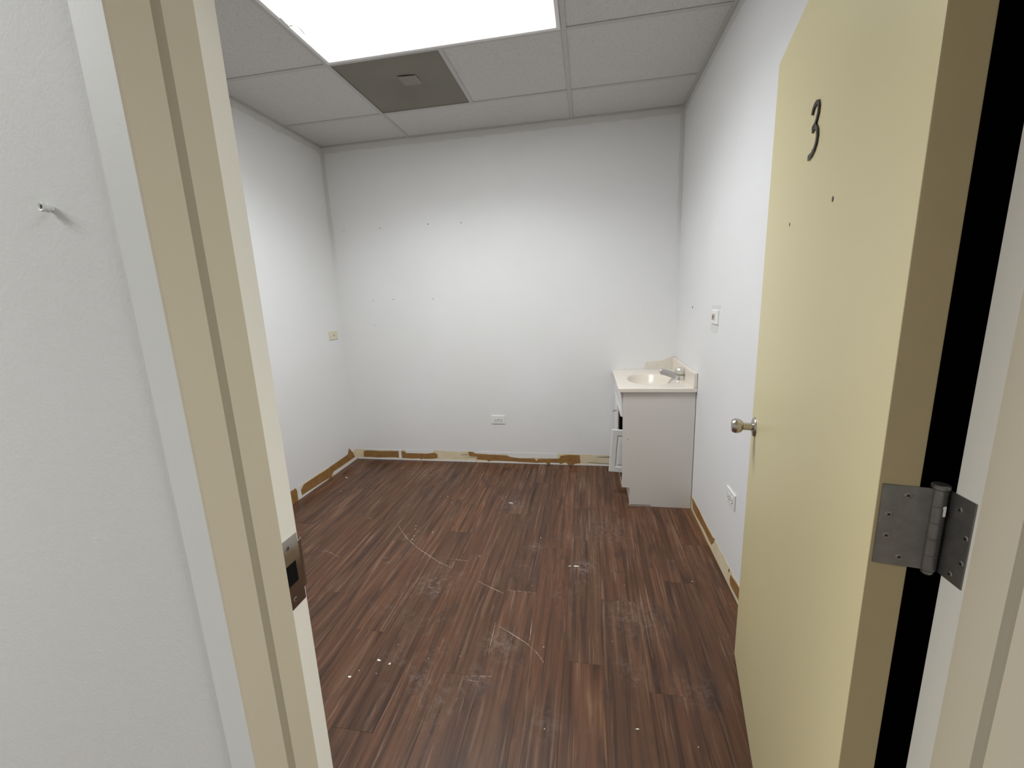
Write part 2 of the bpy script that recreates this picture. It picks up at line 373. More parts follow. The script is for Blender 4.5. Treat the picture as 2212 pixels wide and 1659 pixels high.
BACK = [[(-1.992, .0756), (-1.9612, .082), (-1.8167, .0785), (-1.6563, .084), (-1.6535, .0535), (-1.6583, .023), (-1.7293, .0259), (-1.866, .0163), (-1.9167, .0205), (-1.9957, .0216)],
        [(-1.6317, .0805), (-1.6025, .0821), (-1.5833, .0653), (-1.4762, .065), (-1.3946, .0647), (-1.3206, .0773), (-1.2959, .0634), (-1.296, .0308), (-1.3333, .021), (-1.4395, .0178), (-1.4527, .0068), (-1.4573, .0206), (-1.5465, .018), (-1.6292, .0222)],
        [(-1.0153, .0943), (-.9745, .0926), (-.9605, .0803), (-.8574, .0741), (-.6828, .0687), (-.64, .0549), (-.5758, .0465), (-.4407, .0478), (-.4272, .0259), (-.4125, .046), (-.2379, .0547), (-.2237, .0794), (-.1548, .0897), (-.0696, .088), (-.0633, .0203), (-.1077, .0152), (-.1181, .0038), (-.1628, .0023), (-.1831, .0265), (-.2249, .0057), (-.2385, .0163), (-.3081, .0168), (-.3154, .0017), (-.3364, .0023), (-.3501, .0145), (-.4276, .011), (-.6199, .0179), (-.816, .0202), (-.8387, .0081), (-.8489, .022), (-.9521, .0293), (-.9287, .0491), (-1.0065, .0545)]]
for pl in BACK: side_prism('adhesive_patch', pl, 'b', .0010, .0030, 'glue', bb)
side_prism('paint_strip', ragged(XL+.01, -.95, .0008, .015, .045, 0, .005), 'b', .0010, .0022, 'smear', bb)
side_prism('paint_strip', ragged(-.94, .22, .0008, .013, .045, 0, .006), 'b', .0010, .0022, 'smear', bb)
side_prism('paint_smear', ragged(-1.655, -1.63, .006, .098, .02, 0, .002), 'b', .0010, .0034, 'smear', bb)
side_prism('paint_smear', ragged(-1.98, -1.66, .083, .098, .03, .003, .003), 'b', .0010, .0024, 'smear', bb)
side_prism('paint_smear', ragged(-1.59, -1.33, .067, .098, .025, .004, .004), 'b', .0010, .0024, 'smear', bb)
side_prism('paint_smear', ragged(-.95, -.25, .076, .097, .03, .006, .002), 'b', .0008, .0024, 'smear', bb)
side_prism('paint_smear', ragged(-.66, -.25, .052, .092, .03, .004, .003), 'b', .0008, .0022, 'smear', bb)
side_prism('dark_streak', [(-1.09, .066), (-1.02, .070), (-1.00, .064), (-1.07, .061)], 'b', .001, .0018, 'dirt', bb)
side_prism('dark_streak', [(-1.05, .047), (-.95, .044), (-.96, .039), (-1.04, .043)], 'b', .001, .0018, 'dirt', bb)
side_prism('dark_streak', [(.06, .078), (.20, .085), (.20, .074), (.10, .072)], 'b', .001, .0018, 'dirt', bb)
side_prism('dark_streak', [(-.02, .03), (.20, .022), (.20, .016), (.02, .022)], 'b', .001, .0018, 'dirt', bb)
for pl in [[(3.1873, .1401), (3.233, .0863), (3.2586, .0349), (3.0888, .0333), (2.9274, .0342), (2.9083, .0195), (2.8952, .002), (2.8087, .0107), (2.6547, .0161), (2.5336, .0217), (2.527, .0595), (2.5676, .0887), (2.6915, .089), (2.8246, .0858), (2.9835, .0919), (3.1567, .0949)],
           [(2.3824, .1), (2.4782, .0998), (2.4882, .0713), (2.4863, .0039), (2.4429, .002), (2.4085, .0099)],
           [(1.2, .085), (1.9, .09), (2.2, .08), (2.2, .03), (1.5, .02), (1.2, .03)]]:
    side_prism('adhesive_patch', pl, 'l', .0010, .0030, 'glue', bl)
side_prism('paint_strip', ragged(2.93, 3.29, .0008, .024, .05, 0, .005), 'l', .0010, .0022, 'smear', bl)
side_prism('paint_strip', ragged(2.50, 2.87, .0008, .014, .05, 0, .005), 'l', .0010, .0022, 'smear', bl)
side_prism('paint_smear', ragged(2.492, 2.53, .012, .098, .02, 0, .004), 'l', .0010, .0022, 'smear', bl)
for pl in [[(2.6232, .0827), (2.5763, .0875), (2.4644, .0908), (2.3594, .0833), (2.2451, .0811), (2.1668, .0844), (2.1356, .0956), (2.1472, .0697), (2.1829, .0338), (2.2176, .0313), (2.3113, .0363), (2.4738, .0255), (2.5882, .0251)],
           [(1.8753, .0719), (1.7968, .0846), (1.7098, .0882), (1.7228, .0299), (1.8659, .0234), (1.8823, .0403)], [(1.9119, .07), (1.8956, .0888), (1.8958, .0693)]]:
    side_prism('adhesive_patch', pl, 'r', .0010, .0030, 'glue', br)

# ------------------------------------------------------------------ suspended ceiling
ceiling = struct(box('ceiling', (XL-.12, WY1, ZC+.25), (XR+.12, YB+.12, ZC+.3), 'deck'), 'suspended ceiling of white fissured tiles in a grey grid')
def cchild(o): o.parent = ceiling; o.matrix_parent_inverse = Matrix.Translation(ceiling.location).inverted(); return o
TW = .024
ys = [WY1] + ROWS[::-1] + [YB]
xs = [XL, T1, T2, XR]
def tile(x0, x1, y0, y1):
    e = .0015; o = box('ceiling_tile', (x0+e, y0+e, ZC+.0045), (x1-e, y1-e, ZC+.02), 'tile', bev=.001); cchild(o)
    o.rotation_euler = (R.uniform(-.001, .001), R.uniform(-.001, .001), 0)
for j in range(5):
    for i in range(3):
        if i == 1 and j == 2: continue                       # the lamp
        if i == 1 and j == 3:
            tile(T1+G, T2, ys[j], ys[j+1]); continue         # the vent takes the other half
        tile(xs[i], xs[i+1], ys[j], ys[j+1])
for x in (T1, T2): cchild(box('main_tee', (x-TW/2, WY1, ZC), (x+TW/2, YB, ZC+.004), 'tee', bev=.0012))
for y in ROWS:
    for i in range(3): cchild(box('cross_tee', (xs[i]+(TW/2 if i else 0), y-TW/2, ZC+.0006), (xs[i+1]-(TW/2 if i < 2 else 0), y+TW/2, ZC+.0042), 'tee', bev=.001))
cchild(box('cross_tee', (T1+G-TW/2, ROWS[1]+TW/2, ZC+.0006), (T1+G+TW/2, ROWS[0]-TW/2, ZC+.0042), 'tee', bev=.001))
cchild(box('wall_angle', (XL, YB-.021, ZC-.001), (XR, YB, ZC+.004), 'tee', bev=.001)); cchild(box('wall_angle', (XL, WY1, ZC-.001), (XR, WY1+.021, ZC+.004), 'tee', bev=.001))
cchild(box('wall_angle', (XL, WY1+.021, ZC-.001), (XL+.021, YB-.021, ZC+.004), 'tee', bev=.001)); cchild(box('wall_angle', (XR-.021, WY1+.021, ZC-.001), (XR, YB-.021, ZC+.004), 'tee', bev=.001))
struct(box('ceiling_corridor', (HX0, HY0, ZC), (HX1, WY0, ZC+.05), 'tile'))

def troffer(x0, x1, y0, y1, z, lampmat, label, cracked, power, col):
    e = empty('ceiling_light', ((x0+x1)/2, (y0+y1)/2, z)); tag(e, label, 'ceiling light'); c = Vector(e.location)
    hx, hy = (x1-x0)/2, (y1-y0)/2; fr = .021
    # hinged door frame: L-shaped rim, mitred
    def ring(hx_, hy_, zz): return [(-hx_, -hy_, zz), (hx_, -hy_, zz), (hx_, hy_, zz), (-hx_, hy_, zz)]
    v = ring(hx, hy, .004) + ring(hx, hy, -.003) + ring(hx-.004, hy-.004, -.006) + ring(hx-fr+.003, hy-fr+.003, -.005) + ring(hx-fr, hy-fr, -.002) + ring(hx-fr, hy-fr, .010)
    f = []
    for q in range(5):
        for i in range(4): f.append((4*q+i, 4*q+(i+1) % 4, 4*q+4+(i+1) % 4, 4*q+4+i))
    pyd('frame', v, f, 'lampframe', e)
    # housing above the diffuser
    v = ring(hx-.004, hy-.004, .004) + ring(hx-.004, hy-.004, .10)
    pyd('housing', v, [(i, (i+1) % 4, 4+(i+1) % 4, 4+i) for i in range(4)] + [(4, 5, 6, 7)], 'lampframe', e)
    # diffuser panel: sags a little along its far long side
    nx, ny = 24, 12; v = []; a, b = hx-fr-.0005, hy-fr-.0005
    for j in range(ny+1):
        for i in range(nx+1):
            u, q = i/nx, j/ny
            v.append((-a+2*a*u, -b+2*b*q, .004 - .003*math.sin(math.pi*u)*math.sin(math.pi*q)))
    pyd('diffuser', v, [(j*(nx+1)+i, j*(nx+1)+i+1, (j+1)*(nx+1)+i+1, (j+1)*(nx+1)+i) for j in range(ny) for i in range(nx)], lampmat, e, smooth=True)
    # prismatic panels throw most of their light downwards: part of it comes from an area lamp with a limited spread
    ld = bpy.data.lights.new('tube_light', 'AREA'); ld.shape = 'RECTANGLE'; ld.size = 2*a; ld.size_y = 2*b
    ld.energy = power*math.pi*4*a*b; ld.color = col; ld.spread = math.radians(141)
    lo_ = bpy.data.objects.new('tube_light', ld); COL.objects.link(lo_); lo_.parent = e; lo_.location = (0, 0, -.0040)
    if cracked:
        # crack where the panel broke along the left rim, its edge hanging a little
        cr = [(-1.2905, 1.8755), (-1.2925, 1.905), (-1.2935, 1.9345), (-1.280, 1.9330), (-1.2677, 1.9328), (-1.2590, 1.945), (-1.2556, 1.9582), (-1.2585, 1.982), (-1.2629, 2.0027)]
        v = []
        for i, p in enumerate(cr):
            d_ = (Vector(cr[min(i+1, len(cr)-1)]) - Vector(cr[max(i-1, 0)])).normalized(); n_ = Vector((-d_.y, d_.x))*(.0042 if i < 4 else .0030)
            q = Vector(p) - Vector((c.x, c.y)); v += [(q.x+n_.x, q.y+n_.y, -.0056), (q.x-n_.x, q.y-n_.y, -.0056)]
        pyd('crack', v, [(2*i, 2*i+1, 2*i+3, 2*i+2) for i in range(len(cr)-1)], 'lampframe', e)
    return e
troffer(T1+TW/2+.001, T2-TW/2-.001, ROWS[2]+TW/2+.001, ROWS[1]-TW/2-.001, ZC, 'lamp', 'lit rectangular ceiling light with a white panel cracked along its left rim', True, ROOM_LAMP*.53, (.95, .98, 1.0))
troffer(-2.75, -1.55, -.50, .10, ZC-.0075, 'halllamp', 'lit rectangular ceiling light in the corridor left of the doorway', False, HALL_LAMP*.60, (.98, .99, 1.0))
troffer(1.1, 2.3, -.50, .10, ZC-.0075, 'halllamp', 'lit rectangular ceiling light in the corridor right of the doorway', False, HALL_LAMP*.60, (.98, .99, 1.0))

# vent: recessed grey pan with a small plate in the middle
x0, x1, y0, y1 = T1+TW/2+.001, T1+G-TW/2-.001, ROWS[1]+TW/2+.001, ROWS[0]-TW/2-.001
vent = tag(empty('ceiling_vent', ((x0+x1)/2, (y0+y1)/2, ZC)), 'square dark grey ceiling vent behind the lit ceiling light', 'vent')
a = (x1-x0)/2; n = 16; v = []
for j in range(n+1):
    for i in range(n+1):
        u, q = 2*i/n-1, 2*j/n-1; r = min(1, math.hypot(u, q)*1.15)
        v.append((a*u, a*q, .006 + .030*(.5+.5*math.cos(math.pi*r))))
pyd('pan', v, [(j*(n+1)+i, j*(n+1)+i+1, (j+1)*(n+1)+i+1, (j+1)*(n+1)+i) for j in range(n) for i in range(n)], 'vent', vent, smooth=True)
v = [(-a-.003, -a-.003, .0045), (a+.003, -a-.003, .0045), (a+.003, a+.003, .0045), (-a-.003, a+.003, .0045)] ; v += [(x*.985, y*.985, .0035) for x, y, z in v]; v += [(x*.985, y*.985, .009) for x, y, z in v[4:8]]
pyd('rim', v[:8] + [(x*.985, y*.985, .010) for x, y, z in v[4:8]], [(4*q+i, 4*q+(i+1) % 4, 4*q+4+(i+1) % 4, 4*q+4+i) for q in range(2) for i in range(4)], 'vent', vent)
o = box('plate', (-.056, -.056, .020), (.056, .056, .0235), 'vent2', vent, bev=.0015); o.location = (.024, 0.001, .0285); o.rotation_euler = (.05, .03, .02)
o = box('tab', (-.05, -.006, .022), (.05, .006, .0235), 'vent2', vent, bev=.001); o.location = (-.067, -.053, .0300)
o = box('tab', (-.045, -.006, .022), (.045, .006, .0235), 'vent2', vent, bev=.001); o.location = (.032, .130, .0235)

# ------------------------------------------------------------------ steel door frame
trim = struct(empty('trim_1', (XJ, YF, 0)), 'beige steel door frame with white painted face around the doorway')
def tchild(o): o.parent = trim; o.matrix_parent_inverse = Matrix.Translation(trim.location).inverted(); return o
XI = P + LIP        # the corridor-side lip stands a little further into the opening than the stop
def jamb_profile(x, s):     # s=+1 left jamb (opening on +x), -1 right
    q = x + s*XI
    return [(q-s*WF, WY0+.001), (q-s*WF, YF+.0015), (q-s*(WF-.0015), YF), (q-s*.002, YF), (q, YF+.002), (q, YL-.001), (q-s*.001, YL), (x+s*P, YL), (x+s*P, YS-.001), (x+s*(P-.001), YS), (x, YS), (x, YE-.0015), (x-s*.0015, YE), (x-s*WF, YE), (x-s*WF, WY1-.001), (x-s*.02, WY1-.001), (x-s*.02, WY0+.001)]
#            edges: return, bevel, face, bevel, lip, bevel, lip back, stop, bevel, stop back, rabbet, bevel, room face, return, inner x3
JM = [0, 0, 0, 1, 1, 1, 1, 1, 1, 2, 2, 2, 2, 0, 0, 0, 0]
for x, s in ((XJ, 1), (XJR, -1)):
    tchild(prism('jamb', jamb_profile(x, s), 'z', 0, HH+WF, ['white_paint', 'beige', 'rabbet'], None, JM))
hp = [(WY0+.001, HH-XI+WF), (YF, HH-XI+WF), (YF, HH-XI), (YL, HH-XI), (YL, HH-P), (YS, HH-P), (YS, HH), (YE, HH), (YE, HH+WF), (WY1-.001, HH+WF), (WY1-.001, HH+.02), (WY0+.001, HH+.02)]
tchild(prism('head', hp, 'x', XJ+XI, XJR-XI, ['white_paint', 'beige', 'rabbet'], None, [0, 0, 1, 1, 1, 2, 2, 0, 0, 0, 0, 0]))
for x, s in ((XJ, 1), (XJR, -1)):      # tan strip standing in for the shadow band behind the lip
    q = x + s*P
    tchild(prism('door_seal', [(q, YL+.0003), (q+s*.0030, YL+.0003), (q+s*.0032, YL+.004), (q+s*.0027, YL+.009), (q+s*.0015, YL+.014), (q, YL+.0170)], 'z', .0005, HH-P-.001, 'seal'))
# small dark scrape on the strike-side edge
tchild(box('scrape', (XJ-.0006, YE-.004, 1.832), (XJ+.0006, YE-.0002, 1.843), 'mark'))

def screw_head(bm, p, d, r=.0043):
    lathe(bm, [(-.001, r), (.0003, r), (.0008, r*.75)], p, d, 14)
def screw(name, p, d, parent, inv=None, r=.0043):
    bm = bmesh.new(); screw_head(bm, (0, 0, 0), d, r)
    nf = len(bm.faces); dv = Vector(d).normalized(); a_ = dv.orthogonal().normalized(); b_ = dv.cross(a_)
    for q in (a_, b_):
        s_ = dv.cross(q); c_ = dv*.00085; l_ = q*r*.55; w_ = s_*r*.13
        vv = [bm.verts.new(c_+l_+w_), bm.verts.new(c_-l_+w_), bm.verts.new(c_-l_-w_), bm.verts.new(c_+l_-w_)]
        vb = [bm.verts.new(x.co - dv*.0006) for x in vv]
        fs = [bm.faces.new(vv), bm.faces.new(vb)] + [bm.faces.new((vv[i], vv[(i+1) % 4], vb[(i+1) % 4], vb[i])) for i in range(4)]
        for f_ in fs: f_.material_index = 1
    o = frombm(name, bm, ['screw', 'black'], None); o.location = p
    if parent:
        o.parent = parent
        if inv is not None: o.matrix_parent_inverse = inv
    return o

# strike plate on the left rabbet
PX = XJ + .0002
yo, yi, z0, z1 = YS+.0012, .5585, .879, 1.0005
hy0, hy1, hz0, hz1 = .5235, .5478, .9205, .957
bm = bmesh.new()
def quad_prism(bm, ya, yb, za, zb, x0, x1): add_box(bm, (x0, ya, za), (x1, yb, zb))
th = .0014
quad_prism(bm, yo, yi, z0, hz0, PX, PX+th); quad_prism(bm, yo, yi, hz1, z1, PX, PX+th)
quad_prism(bm, yo, hy0, hz0, hz1, PX, PX+th); quad_prism(bm, hy1, yi, hz0, hz1, PX, PX+th)
strike = tchild(frombm('strike_plate', bm, 'strike')); strike['label'] = 'shiny chrome strike plate'
bm = bmesh.new(); prev = None; ring = []
for i in range(7):            # lip curls round the room-side corner
    q = i/6; ang = q*1.1; y = yi + .0135*math.sin(ang)/math.sin(1.1); x = PX + th - .009*(1-math.cos(ang))
    ring.append((x, y))
v = []
for (x, y) in ring: v += [(x, y, .8995), (x, y, .984), (x-th, y, .8995), (x-th, y, .984)]
f = []
for i in range(6):
    a_ = 4*i; f += [(a_, a_+1, a_+5, a_+4), (a_+2, a_+6, a_+7, a_+3), (a_, a_+4, a_+6, a_+2), (a_+1, a_+3, a_+7, a_+5)]
f.append((24, 25, 27, 26))
pyd('lip', v, f, 'strike', strike, smooth=False)
box('latch_pocket', (PX-.0001, hy0, hz0), (PX+.0003, hy1, hz1), 'black', strike)
for z in (.986, .8935): screw('screw', (PX+th, .5345, z), (1, 0, 0), strike)

# ------------------------------------------------------------------ door leaf, open into the room
A = 1.7618; E2 = Vector((.4121, .5738)); TH = .0423; DW, DH = .9179, 1.994
du = Vector((-math.cos(A), math.sin(A))); dn = Vector((-math.sin(A), -math.cos(A))); E1 = E2 + dn*TH
door = struct(empty('door_1', (E2.x, E2.y, 0)), 'beige flat door with a black number three, swung open against the right wall')
# local frame of the door: X = along the leaf from the hinge, Y = out of the corridor-side face, Z = up
DM = Matrix(((du.x, dn.x, 0, E2.x), (du.y, dn.y, 0, E2.y), (0, 0, 1, 0), (0, 0, 0, 1)))
DM3 = DM.to_3x3()
def dchild(o, keep=True):
    """object authored in door coordinates -> baked into world, parented to the door"""
    me = o.data; T = Matrix.Translation(o.location); o.location = (0, 0, 0)
    me.transform(T); me.transform(DM); me.flip_normals() if DM3.determinant() < 0 else None
    me.transform(Matrix.Translation(-Vector((E2.x, E2.y, 0)))); o.parent = door; return o
dl = box('door_leaf', (0, 0, .008), (DW, TH, DH), ['door', 'dooredge'], bev=.0015, seg=2)
for q in dl.data.polygons:
    if abs(q.normal.x) > .9: q.material_index = 1      # bare tan edges
dchild(dl)
# numeral 3: a flat bent strip standing just proud of the door face
N3 = [(.4915, 1.7140), (.4890, 1.7215), (.4790, 1.7275), (.4650, 1.7290), (.4530, 1.7250), (.4462, 1.7160), (.4470, 1.7040), (.4560, 1.6925), (.4690, 1.6840), (.4790, 1.6815), (.4660, 1.6850), (.4520, 1.6800), (.4420, 1.6700), (.4385, 1.6590), (.4420, 1.6470), (.4530, 1.6380), (.4700, 1.6325), (.4930, 1.6318)]
N3W = [.0050, .0050, .0046, .0042, .0042, .0046, .0048, .0044, .0042, .0070, .0060, .0042, .0046, .0048, .0048, .0046, .0046, .0054]
v = []; f = []
for i, (x, z) in enumerate(N3):
    a_ = Vector(N3[max(i-1, 0)]); b_ = Vector(N3[min(i+1, len(N3)-1)]); d_ = (b_-a_).normalized(); n_ = Vector((-d_.y, d_.x))*N3W[i]*1.0
    for y in (TH+.0004, TH+.0035): v += [(x+n_.x, y, z+n_.y), (x-n_.x, y, z-n_.y)]
for i in range(len(N3)-1):
    a_ = 4*i; b_ = a_+4; f += [(a_, a_+1, b_+1, b_), (a_+2, b_+2, b_+3, a_+3), (a_, b_, b_+2, a_+2), (a_+1, a_+3, b_+3, b_+1)]
f += [(0, 2, 3, 1), (len(v)-4, len(v)-3, len(v)-1, len(v)-2)]
o = dchild(pyd('number_three', v, f, 'number')); o['label'] = 'black number three'
for (s, z, r) in ((.3081, 1.5154, .0055), (.6190, 1.5160, .005)):
    dchild(turned('nail_hole', [(-.001, r), (.0004, r*.9), (.0006, r*.3)], (s, TH, z), (0, 1, 0), 'mark', seg=9))
# knob both sides: rosette, neck, tulip-shaped grip
KS, KZ = .862, .925
def knob(sign, y):
    o = turned('door_knob', [(.034, .0125), (.036, .0165), (.040, .0205), (.046, .0235), (.053, .0245), (.060, .0235), (.0655, .0205), (.0668, .0195), (.0660, .016), (.0655, .006)], (KS, y, KZ), (0, sign, 0), 'brass', seg=36)
    dchild(o); o['label'] = 'round satin metal door knob'
    for nm, pr in (('rosette', [(0, .0325), (.002, .0325), (.006, .0295), (.0085, .020), (.009, .0135)]), ('neck', [(.008, .0125), (.034, .0125), (.0345, .012)])):
        q = turned(nm, pr, (KS, y, KZ), (0, sign, 0), 'brass', seg=36); dchild(q)
        q.parent = o
knob(1, TH)
o = turned('latch_face', [(0, .011), (.001, .011)], (DW, TH/2, KZ), (1, 0, 0), 'brass', seg=4); dchild(o)

# hinges: barrel on the room side, one leaf on the door edge, one on the frame
PIN = Vector((.4313, .5698))
PL = (Vector((PIN.x-E2.x, PIN.y-E2.y)).dot(du), Vector((PIN.x-E2.x, PIN.y-E2.y)).dot(dn))     # pin in door coordinates
for zc, seen in ((1.056, 1), (1.80, 0), (.22, 0)):
    lz0, lz1 = zc-.056, zc+.056
    hb = dchild(box('hinge_leaf', (-.0022, PL[1]+.004, lz0), (.0003, TH-.0042, lz1), 'hinge', bev=.0005)); hb['label'] = 'dull steel hinge leaf on door edge'
    for (tt, dz) in ((.0306, .0434), (.0139, .015), (.0143, -.0148), (.0310, -.0434)):
        q = screw('screw', (-.0022, TH-tt, zc+dz), (-1, 0, 0), None); dchild(q); q.parent = hb
    bm = bmesh.new(); pr = [(0, .0062), (.0015, .0078)]; kn = (lz1-lz0)/5
    for i in range(5):
        pr += [(i*kn+.0012, .0080), ((i+1)*kn-.0010, .0080), ((i+1)*kn-.0004, .0072), ((i+1)*kn+.0004, .0072)]
    pr = [(h, r) for h, r in pr]; pr[0:2] = [(0, .0062), (.0008, .0076)]
    barrel = dchild(turned('hinge_barrel', pr, (PL[0], PL[1], lz0), (0, 0, 1), 'hinge', seg=24))
    q = dchild(turned('pin_cap', [(0, .0078), (.0006, .0092), (.0042, .0092), (.0055, .0078)], (PL[0], PL[1], lz1+.0006), (0, 0, 1), 'hinge', seg=24)); q.parent = barrel
    q = dchild(turned('pin_tip', [(0, .0062), (.0035, .0062), (.006, .004)], (PL[0], PL[1], lz0-.0005), (0, 0, -1), 'hinge', seg=20)); q.parent = barrel
    if seen:   # worn bright spot of bare paint on the barrel
        q = dchild(box('paint_drop', (PL[0]-.0079, PL[1]-.0052, zc+.022), (PL[0]-.0052, PL[1]-.0018, zc+.036), 'rabbet', bev=.0006)); q.parent = barrel
    fl = tchild(box('hinge_leaf', (XJR-.0016, .5313, lz0-.001), (XJR+.0003, PIN.y+.001, lz1-.001), 'hinge', bev=.0004)); fl['label'] = 'dull steel hinge leaf on door frame'
    for (yy, dz) in ((.5504, .0380), (.5366, .0080), (.5366, -.025), (.5486, -.0470)):
        q = screw('screw', (XJR-.0016, yy, zc+dz), (-1, 0, 0), None, r=.0040)
        q.parent = fl; q.matrix_parent_inverse = (Matrix.Translation(trim.location).inverted() @ Matrix.Translation(fl.location)).inverted() @ Matrix.Translation(trim.location).inverted()

# black panel added behind the open door so the hinge gap stays dark
pn = tag(empty('black_panel', (XR-.014, .88, 0)), 'tall black panel behind the open door, seen through the hinge gap', 'panel')
o = box('board', (-.010, -.27, .001), (.010, .27, 2.30), 'blackboard', pn, bev=.002)
o = box('edge_strip', (-.0125, -.27, .001), (-.0102, -.262, 2.30), 'blackboard', pn)

# ------------------------------------------------------------------ wall plates
def plate_thing(name, label, cat, origin, u, nrm, mt):
    """Empty whose local X runs along the wall (as seen from the room), Z up, -Y out of the wall"""
    e = empty(name, origin); U = Vector(u); N = Vector(nrm)
    e.matrix_world = Matrix(((U.x, -N.x, 0, origin[0]), (U.y, -N.y, 0, origin[1]), (0, 0, 1, origin[2]), (0, 0, 0, 1)))
    tag(e, label, cat)
    bm = bmesh.new(); add_box(bm, (-.0575, -.0062, -.035), (.0575, .0004, .035), .0018, 2); frombm('cover_plate', bm, mt, e)
    return e
def duplex(e):
    for s in (-1, 1):
        rec = None
        bm = bmesh.new(); n = 24; pts = []
        for i in range(n):
            a_ = 2*math.pi*i/n; pts.append((max(-.0142, min(.0142, .0172*math.cos(a_))), .0172*math.sin(a_)))
        lo = [bm.verts.new((s*.0195+x*1.1, -.0063, z*1.1)) for x, z in pts]; hi = [bm.verts.new((s*.0195+x, -.0085, z)) for x, z in pts]
        bm.faces.new(hi)
        for i in range(n): bm.faces.new((lo[i], lo[(i+1) % n], hi[(i+1) % n], hi[i]))
        bm.faces.new(lo); rec = frombm('receptacle', bm, 'plate', e)
        # dark gap ring
        v = [(s*.0195+x*1.14, -.0064, z*1.14) for x, z in pts] + [(s*.0195+x*1.0, -.0070, z*1.0) for x, z in pts]
        pyd('gap', v, [(i, (i+1) % n, n+(i+1) % n, n+i) for i in range(n)], 'mark', rec)
        for (sx, sz, w_, h_) in ((-.003, .0062, .0045, .0011), (-.003, -.0062, .0042, .0011)):
            box('slot', (s*.0195+sx-w_, -.0088, sz-h_), (s*.0195+sx+w_, -.0083, sz+h_), 'black', rec)
        turned('ground_hole', [(0, .0024), (.0004, .0024)], (s*.0195+.0078, -.0084, 0), (0, -1, 0), 'black', rec, 12)
    turned('screw', [(0, .0028), (.0008, .0024)], (0, -.0062, 0), (0, -1, 0), 'screw', e, 12)
duplex(plate_thing('wall_outlet', 'white double outlet low on the back wall', 'outlet', (-.737, YB, .383), (1, 0, 0), (0, -1, 0), 'plate'))
duplex(plate_thing('wall_outlet', 'white double outlet low on the right wall beside the open door', 'outlet', (XR, 1.938, .427), (0, -1, 0), (-1, 0, 0), 'plate'))
e = plate_thing('switch_plate', 'ivory plate with a single slot on the left wall near the back corner', 'wall plate', (XL, 3.16, 1.13), (0, 1, 0), (1, 0, 0), 'ivory')
bm = bmesh.new(); add_box(bm, (-.016, -.0072, -.010), (.016, -.006, .010), .0005); ins = frombm('insert', bm, 'ivory', e)
box('slot', (-.003, -.0077, -.0055), (.003, -.007, .0055), 'black', ins)
for s in (-.030, .030): turned('screw', [(0, .0028), (.0008, .0022)], (s, -.0062, 0), (0, -1, 0), 'ivory', e, 12)
e = plate_thing('phone_jack', 'white phone jack plate with a tan socket on the right wall above the vanity', 'wall plate', (XR, 2.343, 1.231), (0, -1, 0), (-1, 0, 0), 'plate')
bm = bmesh.new(); add_box(bm, (-.042, -.0075, -.016), (.006, -.0055, .016), .001); soc = frombm('socket', bm, 'tan', e)
box('port', (-.026, -.0081, -.007), (-.012, -.0074, .006), 'mark', soc)
box('clip', (-.009, -.0081, -.012), (-.004, -.0074, -.002), 'plate', soc)
turned('screw', [(0, .0028), (.0008, .0022)], (.030, -.0062, 0), (0, -1, 0), 'plate', e, 12)

# white wall anchor sticking out of the corridor wall
an = tag(empty('wall_anchor', (-.588, WY0, 1.483)), 'white painted wall anchor sticking out of the corridor wall', 'wall anchor')
dv = Vector((-.05, -1, .06)).normalized()
turned('shank', [(-.004, .0036), (.002, .0036), (.0035, .0050), (.005, .0040), (.0075, .0034)], (0, 0, 0), dv, 'white_paint', an, 14)
hd = turned('head', [(.0060, .0032), (.0072, .0050), (.0092, .0052), (.0100, .0044), (.0094, .0026), (.0078, .0024)], (0, 0, 0), dv, 'white_paint', an, 16)
turned('hole', [(.0079, .0026), (.0086, .0026)], (0, 0, 0), dv, 'mark', hd, 12)

# ------------------------------------------------------------------ vanity cabinet in the back right corner
VX, VY0, VY1, VZ = .2164, 2.642, YB-.004, .769
van = tag(empty('vanity_cabinet', ((VX+XR)/2, (VY0+VY1)/2, 0)), 'white vanity cabinet with an open front in the back right corner', 'cabinet')
def vch(o, parent=None):
    pr = parent or van; o.parent = pr
    o.matrix_parent_inverse = Matrix.Translation(van.location).inverted() if pr is van else (Matrix.Translation(pr.location)).inverted(); return o
TK, TZ = .2645, .128
def side(y0, y1):
    return vch(prism('side_panel', [(VX, TZ), (TK, TZ), (TK, .0005), (XR-.004, .0005), (XR-.004, VZ), (VX, VZ)], 'y', y0, y1, 'vanity'))
side(VY0, VY0+.015); side(VY1-.015, VY1)
vch(box('toe_board', (TK+.004, VY0+.0155, .0005), (TK+.016, VY1-.0155, TZ-.001), 'vanity'))
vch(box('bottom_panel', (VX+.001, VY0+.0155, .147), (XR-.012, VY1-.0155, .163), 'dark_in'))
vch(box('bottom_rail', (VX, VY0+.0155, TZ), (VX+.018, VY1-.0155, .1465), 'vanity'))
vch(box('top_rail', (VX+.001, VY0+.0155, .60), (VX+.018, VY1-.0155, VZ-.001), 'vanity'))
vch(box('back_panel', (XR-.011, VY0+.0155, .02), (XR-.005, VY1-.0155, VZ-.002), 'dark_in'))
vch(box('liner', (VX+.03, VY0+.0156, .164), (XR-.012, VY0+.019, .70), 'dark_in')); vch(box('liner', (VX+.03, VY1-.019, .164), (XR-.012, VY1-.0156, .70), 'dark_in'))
vch(box('stain_line', (TK+.004, VY0-.0004, .004), (.40, VY0+.0003, .012), 'dirt'))
vch(box('nick', (.2475, VY0-.0006, .458), (.256, VY0+.0003, .461), 'mark'))
